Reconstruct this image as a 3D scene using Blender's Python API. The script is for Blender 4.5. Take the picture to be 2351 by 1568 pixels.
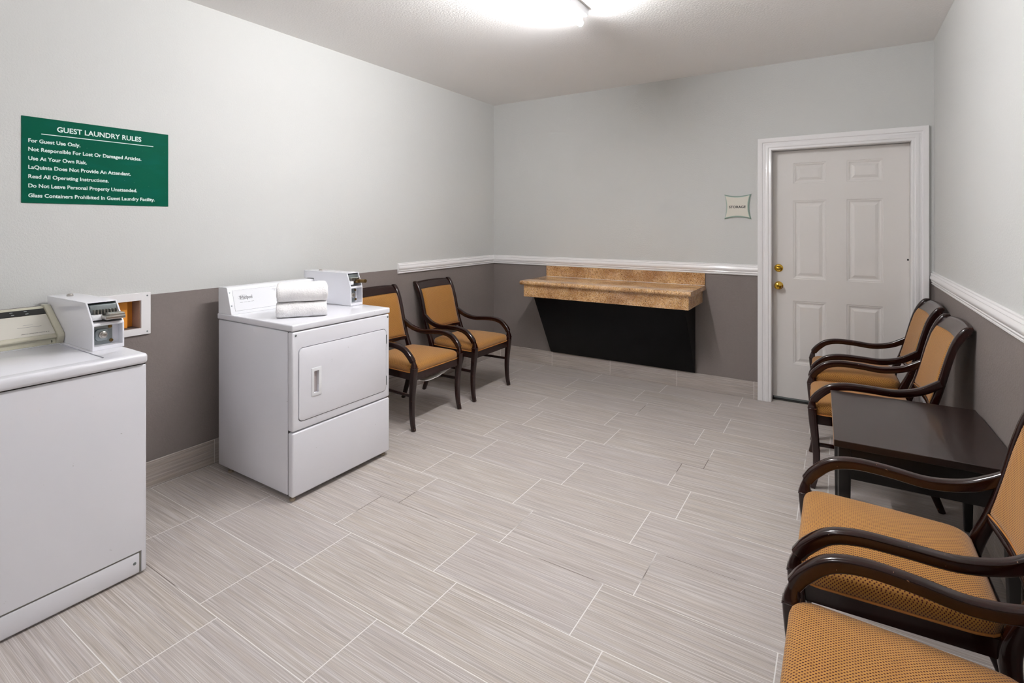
import bpy, bmesh, math, random
from mathutils import Vector, Matrix, noise
C = bpy.context.scene.collection
PI = math.pi
for o in list(bpy.data.objects): bpy.data.objects.remove(o)

# ------------------------------------------------------------------ camera, world, light, exposure
W, H = 3.732, 2.72            # room width, ceiling height
YF = -6.9                     # wall behind the camera
sc = bpy.context.scene
cd = bpy.data.cameras.new('camera'); cam = bpy.data.objects.new('camera', cd); C.objects.link(cam)
cam.location = (3.17, -4.64, 1.43)
cam.rotation_euler = (PI/2, 0, math.atan(750.5/1186))
cd.sensor_width = 36; cd.lens = 36*1186/2351; cd.shift_y = -(784-515)/2351; cd.clip_start = .02
sc.camera = cam
wd = bpy.data.worlds.new('world'); sc.world = wd; wd.use_nodes = True
wd.node_tree.nodes['Background'].inputs[0].default_value = (1, 1, 1, 1)
wd.node_tree.nodes['Background'].inputs[1].default_value = .3
sc.view_settings.view_transform = 'Standard'; sc.view_settings.look = 'None'
sc.view_settings.gamma = 1; sc.view_settings.use_curve_mapping = False
sc.view_settings.exposure = 1.2
TUBE = 100.0; TUBE_FILL = 34.0      # brightness of the visible ceiling fixture and the added unseen fill one

# ------------------------------------------------------------------ mesh helpers
def link(name, me, m, parent=None, smooth=True, loc=None):
    o = bpy.data.objects.new(name, me); C.objects.link(o)
    if m is not None:
        me.materials.clear(); me.materials.append(m)
    if smooth:
        for p in me.polygons: p.use_smooth = True
    if parent: o.parent = parent
    if loc: o.location = loc
    return o
def obj(name, bm, m, parent=None, smooth=True, world=True, sharp=35):
    """world=True: vertices are given in room coordinates; move them into the parent's frame"""
    bmesh.ops.recalc_face_normals(bm, faces=bm.faces[:])
    if parent and world:
        off = Vector((0, 0, 0)); p = parent
        while p: off += p.location; p = p.parent
        bmesh.ops.translate(bm, verts=bm.verts[:], vec=-off)
    me = bpy.data.meshes.new(name); bm.to_mesh(me); bm.free()
    o = link(name, me, m, parent, smooth)
    if smooth and sharp:
        me.set_sharp_from_angle(angle=math.radians(sharp))
    return o
def thing(name, label, cat, loc=(0, 0, 0), rz=0, group=None):
    o = bpy.data.objects.new(name, None); C.objects.link(o)
    o.location = loc; o.rotation_euler = (0, 0, rz); o.empty_display_size = .1
    return tag(o, label, cat, group)
def tag(o, label, cat, group=None):
    o['label'] = label; o['category'] = cat
    if group: o['group'] = group
    return o
def struct(name, bm, m, smooth=False):
    o = obj(name, bm, m, None, smooth); o['kind'] = 'structure'; return o
def B(): return bmesh.new()
def join(bm, b2):
    me = bpy.data.meshes.new('tmp'); b2.to_mesh(me); b2.free(); bm.from_mesh(me); bpy.data.meshes.remove(me)
def box(bm, lo, hi, bev=0, seg=2):
    b = B(); bmesh.ops.create_cube(b, size=1)
    c = [(a+d)/2 for a, d in zip(lo, hi)]; s = [d-a for a, d in zip(lo, hi)]
    for v in b.verts: v.co = Vector([v.co[i]*s[i]+c[i] for i in range(3)])
    if bev: bmesh.ops.bevel(b, geom=b.edges[:], offset=bev, segments=seg, profile=.5, affect='EDGES')
    join(bm, b); return bm
def prism(bm, pts, axis, a, b, bev=0, seg=2, bevends=True):
    """polygon pts extruded along axis ('x','y','z') from a to b; pts are the two other coordinates in order"""
    t = B()
    def P(p, s):
        return {'x': (s, p[0], p[1]), 'y': (p[0], s, p[1]), 'z': (p[0], p[1], s)}[axis]
    v0 = [t.verts.new(P(p, a)) for p in pts]; v1 = [t.verts.new(P(p, b)) for p in pts]
    n = len(pts)
    t.faces.new(v0); t.faces.new(v1)
    for i in range(n): t.faces.new((v0[i], v0[(i+1) % n], v1[(i+1) % n], v1[i]))
    bmesh.ops.recalc_face_normals(t, faces=t.faces[:])
    if bev: bmesh.ops.bevel(t, geom=t.edges[:], offset=bev, segments=seg, profile=.5, affect='EDGES')
    join(bm, t); return bm
def cyl(bm, p, d, r, h, n=24, r2=None):
    """cylinder/cone from p along d"""
    t = B(); bmesh.ops.create_cone(t, cap_ends=True, segments=n, radius1=r, radius2=r if r2 is None else r2, depth=h)
    q = Vector(d).normalized().to_track_quat('Z', 'Y').to_matrix().to_4x4()
    bmesh.ops.transform(t, matrix=Matrix.Translation(Vector(p)+Vector(d).normalized()*h/2) @ q, verts=t.verts[:])
    join(bm, t); return bm
def lathe(bm, prof, p, d, n=32):
    """prof = [(radius, distance along d)]"""
    t = B(); q = Vector(d).normalized().to_track_quat('Z', 'Y').to_matrix()
    rings = []
    for r, z in prof:
        rings.append([t.verts.new(Vector(p)+q @ Vector((r*math.cos(2*PI*k/n), r*math.sin(2*PI*k/n), z))) for k in range(n)])
    for a, b in zip(rings, rings[1:]):
        for k in range(n): t.faces.new((a[k], a[(k+1) % n], b[(k+1) % n], b[k]))
    t.faces.new(rings[0]); t.faces.new(rings[-1][::-1])
    join(bm, t); return bm
def rrect(a, b, r, n=4, k=1.0):
    """rounded rectangle outline, half sizes a, b"""
    r = min(r, a*.999, b*.999); out = []
    for cx, cy, s in ((a-r, b-r, 0), (-a+r, b-r, 1), (-a+r, -b+r, 2), (a-r, -b+r, 3)):
        for i in range(n+1):
            t = (s+i/n)*PI/2; out.append((cx+r*math.cos(t), cy+r*math.sin(t)))
    return out
def catmull(pts, m=6):
    P = [Vector(p) for p in pts]; out = []
    for i in range(len(P)-1):
        p0 = P[max(i-1, 0)]; p1 = P[i]; p2 = P[i+1]; p3 = P[min(i+2, len(P)-1)]
        if i == 0: p0 = p1*2-p2
        if i+2 > len(P)-1: p3 = p2*2-p1
        for k in range(m):
            t = k/m
            out.append(.5*((2*p1)+(p2-p0)*t+(2*p0-5*p1+4*p2-p3)*t*t+(3*p1-p0-3*p2+p3)*t**3))
    out.append(P[-1]); return out
def sweep(bm, pts, rad=.35, m=6, side=(1, 0, 0)):
    """pts = [(x,y,z,halfwidth along side,halfthickness)]; rounded-rectangle tube along the smoothed path"""
    Q = catmull([Vector(p) for p in pts] if False else pts5(pts), m)
    t = B(); rings = []
    for i, q in enumerate(Q):
        a = Q[max(i-1, 0)]; b = Q[min(i+1, len(Q)-1)]
        T = Vector((b[0]-a[0], b[1]-a[1], b[2]-a[2])).normalized()
        S = Vector(side); S = (S-T*S.dot(T)).normalized(); N = T.cross(S)
        hw, ht = q[3], q[4]
        rings.append([t.verts.new(Vector(q[:3])+S*u+N*v) for u, v in rrect(hw, ht, min(hw, ht)*2*rad)])
    n = len(rings[0])
    for a, b in zip(rings, rings[1:]):
        for k in range(n): t.faces.new((a[k], a[(k+1) % n], b[(k+1) % n], b[k]))
    t.faces.new(rings[0]); t.faces.new(rings[-1][::-1])
    join(bm, t); return bm
class V5(tuple):
    def __add__(s, o): return V5(a+b for a, b in zip(s, o))
    def __sub__(s, o): return V5(a-b for a, b in zip(s, o))
    def __mul__(s, k): return V5(a*k for a in s)
    __rmul__ = __mul__
def pts5(p): return p
def catmull(pts, m=6):
    P = [V5(p) for p in pts]; out = []
    for i in range(len(P)-1):
        p1 = P[i]; p2 = P[i+1]
        p0 = P[i-1] if i else p1*2-p2
        p3 = P[i+2] if i+2 < len(P) else p2*2-p1
        for k in range(m):
            t = k/m
            out.append((p1*2+(p2-p0)*t+(p0*2-p1*5+p2*4-p3)*(t*t)+(p1*3-p0-p2*3+p3)*(t**3))*.5)
    out.append(P[-1]); return out
def cut(o, bm):
    """subtract bm (same coordinates as o's mesh) from the object's mesh"""
    bmesh.ops.recalc_face_normals(bm, faces=bm.faces[:])
    me = bpy.data.meshes.new('cutter'); bm.to_mesh(me); bm.free()
    c = bpy.data.objects.new('cutter', me); C.objects.link(c); c.matrix_world = o.matrix_world.copy()
    par = o.parent; o.parent = None; loc = o.location.copy()
    c.location = o.location
    md = o.modifiers.new('b', 'BOOLEAN'); md.operation = 'DIFFERENCE'; md.object = c; md.solver = 'EXACT'
    dg = bpy.context.evaluated_depsgraph_get(); dg.update()
    new = bpy.data.meshes.new_from_object(o.evaluated_get(dg))
    o.modifiers.clear(); old = o.data; nm = old.name; o.data = new; bpy.data.meshes.remove(old); new.name = nm
    bpy.data.objects.remove(c); bpy.data.meshes.remove(me); o.parent = par; o.location = loc
    for p in new.polygons: p.use_smooth = True
    new.set_sharp_from_angle(angle=math.radians(30))
    return o
def text(name, s, m, size, org, rot, parent=None, width=None, bold=0.0, align='LEFT', depth=.0006, space=1.0):
    cu = bpy.data.curves.new('t', 'FONT'); cu.body = s; cu.size = size; cu.extrude = depth; cu.offset = bold
    cu.align_x = align; cu.resolution_u = 3; cu.space_character = space
    o = bpy.data.objects.new('t', cu); C.objects.link(o)
    dg = bpy.context.evaluated_depsgraph_get(); dg.update()
    me = bpy.data.meshes.new_from_object(o.evaluated_get(dg)); bpy.data.objects.remove(o)
    xs = [v.co.x for v in me.vertices]; w = max(xs)-min(xs)
    k = width/w if width else 1
    M = Matrix.Translation(org) @ rot.to_4x4()
    off = Vector((0, 0, 0)); p = parent
    while p: off += p.location; p = p.parent
    x0 = min(xs) if align == 'LEFT' else 0
    for v in me.vertices: v.co = M @ Vector(((v.co.x-x0)*k, v.co.y, v.co.z)) - off
    me.name = name
    return link(name, me, m, parent, False)
R_LEFT = Matrix(((0, 0, 1), (1, 0, 0), (0, 1, 0)))       # text on the left wall, facing +x, reading towards +y
R_BACK = Matrix(((1, 0, 0), (0, 0, -1), (0, 1, 0)))      # text on the back wall, facing -y

# ------------------------------------------------------------------ materials
def lin(r, g, b):
    f = lambda c: (c/255/12.92) if c/255 <= .04045 else ((c/255+.055)/1.055)**2.4
    return (f(r), f(g), f(b), 1)
class NT:
    def __init__(s, name, rough=.5, col=(200, 200, 200), metal=0, coat=0, spec=.5):
        s.m = bpy.data.materials.new(name); s.m.use_nodes = True; s.t = s.m.node_tree
        s.b = s.t.nodes['Principled BSDF']
        s.b.inputs['Base Color'].default_value = lin(*col); s.b.inputs['Roughness'].default_value = rough
        s.b.inputs['Metallic'].default_value = metal; s.b.inputs['Coat Weight'].default_value = coat
        s.b.inputs['Coat Roughness'].default_value = .08; s.b.inputs['Specular IOR Level'].default_value = spec
    def n(s, typ, **k):
        x = s.t.nodes.new('ShaderNode'+typ)
        for a, v in k.items(): setattr(x, a, v)
        return x
    def put(s, sock, v):
        if isinstance(v, bpy.types.NodeSocket): s.t.links.new(v, sock)
        elif v is not None: sock.default_value = v
    def math(s, op, a, b=None, c=None):
        x = s.n('Math', operation=op); s.put(x.inputs[0], a)
        if b is not None: s.put(x.inputs[1], b)
        if c is not None: s.put(x.inputs[2], c)
        return x.outputs[0]
    def mix(s, f, a, b, blend='MIX'):
        x = s.n('Mix', data_type='RGBA', blend_type=blend)
        s.put(x.inputs[0], f); s.put(x.inputs[6], a); s.put(x.inputs[7], b); return x.outputs[2]
    def vec(s, x, y, z):
        c = s.n('CombineXYZ'); s.put(c.inputs[0], x); s.put(c.inputs[1], y); s.put(c.inputs[2], z); return c.outputs[0]
    def xyz(s, kind='Object'):
        if kind == 'Position': v = s.n('NewGeometry').outputs['Position']
        else: v = s.n('TexCoord').outputs[kind]
        q = s.n('SeparateXYZ'); s.put(q.inputs[0], v); return v, q.outputs[0], q.outputs[1], q.outputs[2]
    def noise(s, v, scale, detail=2, rough=.5, d='3D'):
        x = s.n('TexNoise', noise_dimensions=d); s.put(x.inputs['Vector'], v)
        x.inputs['Scale'].default_value = scale; x.inputs['Detail'].default_value = detail; x.inputs['Roughness'].default_value = rough
        return x.outputs['Fac']
    def ramp(s, f, stops):
        x = s.n('ValToRGB'); e = x.color_ramp.elements
        while len(e) < len(stops): e.new(.5)
        for el, (p, c) in zip(e, stops): el.position = p; el.color = c if len(c) == 4 else lin(*c)
        s.put(x.inputs[0], f); return x.outputs[0]
    def col(s, v): s.put(s.b.inputs['Base Color'], v)
    def bump(s, h, strength, dist=.001):
        x = s.n('Bump'); x.inputs['Strength'].default_value = strength; x.inputs['Distance'].default_value = dist
        s.put(x.inputs['Height'], h); s.t.links.new(x.outputs[0], s.b.inputs['Normal'])

def mat_wall(name, split=True, bumpk=.5):
    M = NT(name, .62, spec=.35)
    v, x, y, z = M.xyz('Position')
    up = M.mix(M.noise(v, 1.3, 2), lin(208, 209, 207), lin(212, 212, 209))
    if split:
        lo = M.mix(M.noise(v, 60, 3), lin(126, 117, 113), lin(133, 124, 120))
        wob = M.math('MULTIPLY', M.math('SUBTRACT', M.noise(v, 14, 2), .5), .004)
        f = M.math('GREATER_THAN', M.math('ADD', z, wob), 1.0475)
        M.col(M.mix(f, lo, up))
    else: M.col(up)
    h = M.math('ADD', M.noise(v, 110, 2, .5), M.math('MULTIPLY', M.noise(v, 260, 2), .5))
    M.bump(h, bumpk, .0025); return M.m
def mat_ceiling():
    M = NT('ceiling_paint', .8, (248, 246, 244), spec=.2)
    v, x, y, z = M.xyz('Position')
    M.bump(M.noise(v, 75, 3, .6), .7, .004); return M.m
def mat_tile(name, ax, pitch, x0, row=None, y0=0, shift=0, stag=False, tint=1.0):
    """striped porcelain plank tile; ax=(along, across, up) component indices of world position"""
    M = NT(name, .42, spec=.45)
    v, *c = M.xyz('Position'); a = c[ax[0]]; b = c[ax[1]]
    if row:
        rb = M.math('DIVIDE', M.math('SUBTRACT', b, y0), row); ri = M.math('FLOOR', rb); rf = M.math('FRACT', rb)
        par = M.math('FRACT', M.math('MULTIPLY', ri, .5))           # 0 or .5
        a2 = M.math('SUBTRACT', M.math('SUBTRACT', a, x0), M.math('MULTIPLY', par, 2*shift))
    else: ri = 0.0; a2 = M.math('SUBTRACT', a, x0)
    ta = M.math('DIVIDE', a2, pitch); ti = M.math('FLOOR', ta); tf = M.math('FRACT', ta)
    idv = M.vec(ti, ri, 3.7)
    wn = M.n('TexWhiteNoise', noise_dimensions='3D'); M.put(wn.inputs[0], idv); rnd = wn.outputs[0]
    ofs = M.math('MULTIPLY', rnd, 13.0)
    def streak(fa, fb, d=3, r=.6):
        return M.noise(M.vec(M.math('ADD', M.math('MULTIPLY', a, fa), ofs), M.math('MULTIPLY', b, fb), ofs), 1, d, r)
    s1 = streak(3.0, 210, 3, .75); s2 = streak(1.2, 45, 2); s3 = streak(2.2, 420, 1)
    base = M.ramp(s1, [(.28, (146, 136, 128)), (.43, (182, 173, 166)), (.55, (202, 194, 189)), (.72, (226, 222, 219))])
    warm = M.mix(M.math('MULTIPLY', M.ramp(s2, [(.35, (0, 0, 0)), (.65, (255, 255, 255))]), .35), base, lin(206, 192, 172))
    k = M.mix(M.math('MULTIPLY', rnd, .30), warm, lin(190, 182, 184))
    fine = M.mix(M.math('MULTIPLY', M.ramp(s3, [(.42, (255, 255, 255)), (.58, (0, 0, 0))]), .22), k, lin(120, 112, 108))
    s4 = streak(2.6, 330, 1)
    fine = M.mix(M.math('MULTIPLY', M.ramp(s4, [(.58, (0, 0, 0)), (.68, (255, 255, 255))]), .5), fine, lin(236, 233, 231))
    gw = .0019
    ga = M.math('LESS_THAN', M.math('MULTIPLY', M.math('SUBTRACT', .5, M.math('ABSOLUTE', M.math('SUBTRACT', tf, .5))), pitch), gw)
    g = ga
    if row:
        gb = M.math('LESS_THAN', M.math('MULTIPLY', M.math('SUBTRACT', .5, M.math('ABSOLUTE', M.math('SUBTRACT', rf, .5))), row), gw*.75)
        g = M.math('MAXIMUM', ga, gb)
    gcol = M.ramp(M.noise(v, 1.7, 2), [(.36, (112, 100, 92)), (.42, (240, 237, 234))])
    out = M.mix(g, fine, gcol)
    if tint != 1: out = M.mix(1.0, out, (tint, tint*.985, tint*.96, 1), 'MULTIPLY')
    M.col(out)
    M.put(M.b.inputs['Roughness'], M.math('ADD', .34, M.math('MULTIPLY', s1, .2)))
    M.bump(M.math('SUBTRACT', s1, M.math('MULTIPLY', g, .8)), .22, .001)
    return M.m
def mat_fabric(name):
    M = NT(name, .85, spec=.25)
    M.b.inputs['Sheen Weight'].default_value = .25; M.b.inputs['Sheen Roughness'].default_value = .5
    uv = M.n('UVMap'); q = M.n('SeparateXYZ'); M.t.links.new(uv.outputs[0], q.inputs[0])
    u, w = q.outputs[0], q.outputs[1]
    p = .0092
    def dots(ou, ow):
        fu = M.math('SUBTRACT', M.math('FRACT', M.math('ADD', M.math('DIVIDE', u, p), ou)), .5)
        fw = M.math('SUBTRACT', M.math('FRACT', M.math('ADD', M.math('DIVIDE', w, p*1.15), ow)), .5)
        d = M.math('ADD', M.math('MULTIPLY', M.math('MULTIPLY', fu, fu), 1.0), M.math('MULTIPLY', M.math('MULTIPLY', fw, fw), .8))
        d = M.math('ADD', d, M.math('MULTIPLY', M.math('MULTIPLY', fu, fw), .4))
        return M.math('LESS_THAN', d, .032)
    d = M.math('MAXIMUM', dots(0, 0), dots(.5, .5))
    # woven ribs: tiny light grains between dots
    r1 = M.math('SINE', M.math('MULTIPLY', u, 2*PI/.0023)); r2 = M.math('SINE', M.math('MULTIPLY', w, 2*PI/.0023))
    wv = M.math('MULTIPLY', r1, r2)
    v = M.n('TexCoord').outputs['Object']
    base = M.mix(M.noise(v, 9, 3), lin(174, 120, 50), lin(186, 133, 60))
    base = M.mix(M.math('MULTIPLY', M.math('ADD', wv, 1), .11), base, lin(212, 162, 92))
    M.col(M.mix(d, base, lin(84, 28, 16)))
    M.bump(wv, .35, .0006); return M.m
def mat_wood(name, c1=(15, 4, 3), c2=(46, 13, 8), rough=.2, wear=True):
    M = NT(name, rough, coat=.3, spec=.45)
    v, x, y, z = M.xyz('Object')
    g = M.noise(M.vec(M.math('MULTIPLY', x, 30), M.math('MULTIPLY', y, 6), M.math('MULTIPLY', z, 6)), 1.5, 4, .6)
    col = M.mix(g, lin(*c1), lin(*c2))
    if wear:
        geo = M.n('NewGeometry'); f = M.math('MULTIPLY', M.ramp(geo.outputs['Pointiness'], [(.53, (0, 0, 0)), (.60, (255, 255, 255))]), .6)
        nz = M.ramp(M.noise(v, 22, 4, .65), [(.56, (0, 0, 0)), (.66, (255, 255, 255))])
        col = M.mix(M.math('MULTIPLY', f, nz), col, lin(150, 96, 64))
        sp = M.ramp(M.noise(v, 95, 2, .5), [(.755, (0, 0, 0)), (.775, (255, 255, 255))])
        col = M.mix(M.math('MULTIPLY', sp, .8), col, lin(188, 150, 122))
    M.col(col); M.bump(g, .06, .001); return M.m
def mat_enamel(name, col, rough=.22, dirt=0):
    M = NT(name, rough, col, coat=.35)
    v, x, y, z = M.xyz('Object')
    M.bump(M.noise(v, 320, 1), .03, .0003)
    if dirt:
        sp = M.ramp(M.noise(v, 38, 4, .7), [(.70, (0, 0, 0)), (.76, (255, 255, 255))])
        M.col(M.mix(M.math('MULTIPLY', sp, dirt), lin(*col), lin(120, 112, 100)))
    return M.m
def mat_granite():
    M = NT('granite', .16, coat=.3)
    v, x, y, z = M.xyz('Position')
    vo = M.n('TexVoronoi'); M.put(vo.inputs['Vector'], v); vo.inputs['Scale'].default_value = 300
    q = M.n('SeparateColor'); M.t.links.new(vo.outputs['Color'], q.inputs[0])
    grain = M.ramp(q.outputs[0], [(0, (60, 40, 26)), (.09, (130, 92, 56)), (.14, (196, 146, 88)), (.45, (216, 168, 108)), (.72, (230, 192, 142)), (.95, (240, 214, 184))])
    big = M.ramp(M.noise(v, 5.5, 4, .6), [(.40, (255, 255, 255)), (.66, (176, 146, 112))])
    pink = M.mix(M.ramp(M.noise(v, 8, 3), [(.5, (0, 0, 0)), (.7, (150, 150, 150))]), grain, lin(216, 178, 150))
    M.col(M.mix(.7, pink, big, 'MULTIPLY')); return M.m
def mat_towel():
    M = NT('terry_cotton', .95, (253, 251, 251), spec=.3)
    M.b.inputs['Sheen Weight'].default_value = .5
    v, x, y, z = M.xyz('Object')
    vo = M.n('TexVoronoi'); M.put(vo.inputs['Vector'], v); vo.inputs['Scale'].default_value = 230
    M.bump(M.math('ADD', vo.outputs['Distance'], M.math('MULTIPLY', M.noise(v, 90, 3), 2)), .55, .0025); return M.m
def mat_emit(name, col, k):
    M = NT(name, .4, (250, 250, 250)); M.b.inputs['Emission Color'].default_value = lin(*col); M.b.inputs['Emission Strength'].default_value = k
    return M.m
def mat_pine():
    M = NT('orange_pine', .5, (214, 132, 40)); v, x, y, z = M.xyz('Object')
    g = M.noise(M.vec(M.math('MULTIPLY', x, 40), M.math('MULTIPLY', y, 60), M.math('MULTIPLY', z, 4)), 1.2, 3)
    M.col(M.mix(g, lin(232, 140, 34), lin(250, 176, 70))); return M.m
def mat_sign():
    M = NT('green_sign_face', .6, (0, 80, 60), spec=.08); v, x, y, z = M.xyz('Object')
    sc_ = M.ramp(M.noise(v, 130, 3, .7), [(.735, (0, 0, 0)), (.76, (255, 255, 255))])
    sm = M.ramp(M.noise(M.vec(x, M.math('MULTIPLY', y, 3), M.math('MULTIPLY', z, 9)), 2.2, 4), [(.5, (0, 0, 0)), (.7, (110, 110, 110))])
    M.col(M.mix(sc_, M.mix(sm, lin(0, 84, 62), lin(0, 102, 98)), lin(170, 205, 200))); return M.m

m_wall = mat_wall('two_tone_wall_paint'); m_ceil = mat_ceiling()
m_floor = mat_tile('floor_tile', (0, 1), .6205, .0185, row=.3055, y0=-.265, shift=-.123)
m_bx = mat_tile('base_tile_back', (0, 2), .621, .098, tint=.86)
m_by = mat_tile('base_tile_side', (1, 2), .621, -2.979, tint=.86)
m_trim = mat_enamel('white_trim_paint', (242, 240, 240), .35)
m_door = mat_enamel('door_paint', (229, 225, 221), .38)
m_white = mat_enamel('white_enamel', (238, 238, 244), .2, .5)
m_white2 = mat_enamel('white_console', (243, 244, 247), .3)
m_cream = mat_enamel('cream_enamel', (196, 192, 172), .28)
m_seam = NT('dark_seam', .6, (40, 36, 34)).m
m_gasket = NT('grey_gasket', .7, (150, 148, 140)).m
m_black = NT('black_laminate', .5, (4, 4, 6), spec=.15).m
m_blk = NT('black_plastic', .4, (18, 17, 17)).m
m_chrome = NT('worn_chrome', .28, (190, 186, 180), metal=1).m
m_steel = NT('zinc_steel', .42, (150, 158, 160), metal=1).m
m_bronze = NT('aged_brass', .35, (120, 96, 60), metal=1).m
m_brass = NT('polished_brass', .13, (222, 180, 72), metal=1).m
m_ink = NT('black_ink', .6, (30, 30, 34)).m
m_grey_ink = NT('grey_ink', .6, (120, 120, 126)).m
m_lett = NT('white_lettering', .5, (226, 238, 234)).m
m_fab = mat_fabric('dotted_ochre_fabric'); m_pipe = NT('ochre_piping', .8, (176, 116, 52)).m
m_wood = mat_wood('mahogany'); m_woodp = mat_wood('mahogany_plain', wear=False); m_tabw = mat_wood('espresso_laminate', (30, 18, 15), (40, 25, 21), .36, False)
m_tabd = mat_wood('espresso_frame', (10, 6, 5), (16, 10, 8), .4, False)
m_edge = NT('chipped_edge_banding', .6, (150, 118, 92)).m
m_granite = mat_granite(); m_towel = mat_towel(); m_pine = mat_pine(); m_reveal = NT('bare_drywall_edge', .8, (176, 146, 128)).m
m_sign = mat_sign(); m_lens = mat_emit('lit_tube', (249, 249, 251), TUBE); m_lens_fill = mat_emit('unseen_fill_tube', (249, 249, 251), TUBE_FILL)
m_fix = NT('fixture_metal', .5, (225, 226, 228)).m
m_glass = NT('frosted_green_edge', .3, (128, 150, 138)).m
m_plate = NT('ivory_sign_face', .45, (222, 218, 206)).m
m_lining = NT('torn_lining_cloth', .9, (245, 238, 234)).m
m_rub = NT('nylon_foot', .6, (176, 160, 140)).m

# ------------------------------------------------------------------ the room
b = B(); box(b, (-.15, YF-.12, -.12), (W+.15, .35, 0)); struct('floor', b, m_floor)
b = B(); box(b, (-.15, YF-.12, H), (W+.15, .35, H+.12)); struct('ceiling', b, m_ceil)
b = B(); box(b, (-.12, YF-.1, 0), (0, 0, H)); wl = struct('wall_left', b, m_wall)
b = B(); box(b, (-.095, -3.60, .872), (.05, -3.361, 1.025)); cut(wl, b)
for p in wl.data.polygons: p.use_smooth = False
b = B(); box(b, (-.12, 0, 0), (W+.12, .12, H)); wb = struct('wall_back', b, m_wall)
b = B(); box(b, (2.70, -.05, -.01), (3.616, .2, 2.034)); cut(wb, b)
for p in wb.data.polygons: p.use_smooth = False
b = B(); box(b, (W, YF-.1, 0), (W+.12, 0, H)); struct('wall_right', b, m_wall)
b = B(); box(b, (-.12, YF-.12, 0), (W+.12, YF, H)); struct('wall_front', b, m_wall)
# tiled baseboards
b = B(); box(b, (0, -.011, 0), (2.611, 0, .142), .002, 1); struct('baseboard_back', b, m_bx)
b = B(); box(b, (0, YF, 0), (.011, -.011, .142), .002, 1); struct('baseboard_left', b, m_by)
b = B(); box(b, (W-.011, YF, 0), (W, 0, .142), .002, 1); struct('baseboard_right', b, m_by)
# chair rails: moulded profile (distance from wall, height)
RP = [(0, 1.010), (.010, 1.010), (.013, 1.013), (.013, 1.019), (.010, 1.021), (.010, 1.025), (.016, 1.028), (.018, 1.033),
      (.016, 1.038), (.020, 1.043), (.024, 1.054), (.024, 1.062), (.019, 1.071), (.017, 1.077), (.019, 1.080), (.017, 1.085), (.011, 1.090), (.011, 1.096), (.007, 1.099), (0, 1.099)]
b = B(); prism(b, RP, 'y', -1.452, 0); struct('trim_1', b, m_trim, True)
b = B(); prism(b, [(-d, z) for d, z in RP], 'x', 0, 2.612); struct('trim_2', b, m_trim, True)
b = B(); prism(b, [(W-d, z) for d, z in RP], 'y', YF, 0); struct('trim_3', b, m_trim, True)
# door casing: stepped profile across its width (offset from opening, protrusion)
CP = [(0, .0), (0, .014), (.004, .016), (.018, .013), (.022, .017), (.034, .019), (.045, .016), (.050, .012), (.060, .012), (.065, .018), (.085, .021), (.096, .021), (.099, .018), (.099, 0)]
def casing(bm):
    t = B(); prof = CP; cx0, cx1, ct = 2.71, 3.607, 2.026; R = []
    for (d, h) in prof:
        R.append([t.verts.new(c) for c in ((cx0-d, -h, 0), (cx0-d, -h, ct+d), (cx1+d, -h, ct+d), (cx1+d, -h, 0))])
    for a, c in zip(R, R[1:]):
        for i in range(3): t.faces.new((a[i], a[i+1], c[i+1], c[i]))
    join(bm, t)
b = B(); casing(b); struct('trim_4', b, m_trim, True)
# jambs + stops
b = B(); box(b, (2.695, 0, 0), (2.711, .12, 2.03)); box(b, (3.606, 0, 0), (3.62, .12, 2.03)); box(b, (2.69, 0, 2.025), (3.62, .12, 2.04))
struct('trim_5', b, m_trim)
b = B(); box(b, (2.711, .075, 0), (3.606, .12, .012), .002, 1); struct('trim_6', b, NT('dark_threshold', .6, (30, 27, 25)).m)
b = B(); box(b, (2.69, .1205, 0), (3.63, .135, 2.05)); struct('trim_7', b, m_blk)
# six-panel door
DY = .082
dr = thing('door_1', 'white six-panel storage door with brass knob beside the storage sign', 'door', (3.158, DY, 0)); dr['kind'] = 'structure'
def sy(x): return (x-3.17)*(4.64+DY)/4.64+3.17
def sz(z): return (z-1.43)*(4.64+DY)/4.64+1.43
cols = [(sy(2.864), sy(3.088)), (sy(3.220), sy(3.444))]; rows = [(sz(.325), sz(.827)), (sz(1.0), sz(1.619)), (sz(1.75), sz(1.912))]
b = B(); xs = sorted([2.712, 3.6055]+[c for p in cols for c in p]); zs = sorted([.030, 2.022]+[c for p in rows for c in p])
grid = {}
def gv(x, y, z):
    k = (round(x, 5), round(y, 5), round(z, 5))
    if k not in grid: grid[k] = b.verts.new((x, y, z))
    return grid[k]
def quad(a, c, d, e): b.faces.new([gv(*p) for p in (a, c, d, e)])
for i in range(len(xs)-1):
    for j in range(len(zs)-1):
        x0, x1, z0, z1 = xs[i], xs[i+1], zs[j], zs[j+1]
        if any(abs(x0-c[0]) < 1e-6 for c in cols) and any(abs(z0-r[0]) < 1e-6 for r in rows):
            prev = None
            for ins, dep in ((0, 0), (.004, .003), (.010, .003), (.022, .009), (.030, .009), (.046, .003), (.05, .002)):
                cur = [(x0+ins, DY+dep, z0+ins), (x1-ins, DY+dep, z0+ins), (x1-ins, DY+dep, z1-ins), (x0+ins, DY+dep, z1-ins)]
                if prev:
                    for k in range(4): quad(prev[k], prev[(k+1) % 4], cur[(k+1) % 4], cur[k])
                prev = cur
            quad(*prev)
        else: quad((x0, DY, z0), (x1, DY, z0), (x1, DY, z1), (x0, DY, z1))
box(b, (2.712, DY+.012, .030), (3.6055, DY+.034, 2.022))
for s in ((2.712, 2.7122), (3.6053, 3.6055)): box(b, (s[0], DY, .03), (s[1], DY+.02, 2.022))
box(b, (2.712, DY, .030), (3.6055, DY+.02, .0302))
obj('door_panel', b, m_door, dr, sharp=12)
b = B(); box(b, (2.716, DY+.004, .013), (3.60, DY+.034, .029), .002, 1); obj('door_sweep', b, m_steel, dr)
kx, kz = sy(2.763), sz(.941)
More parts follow.
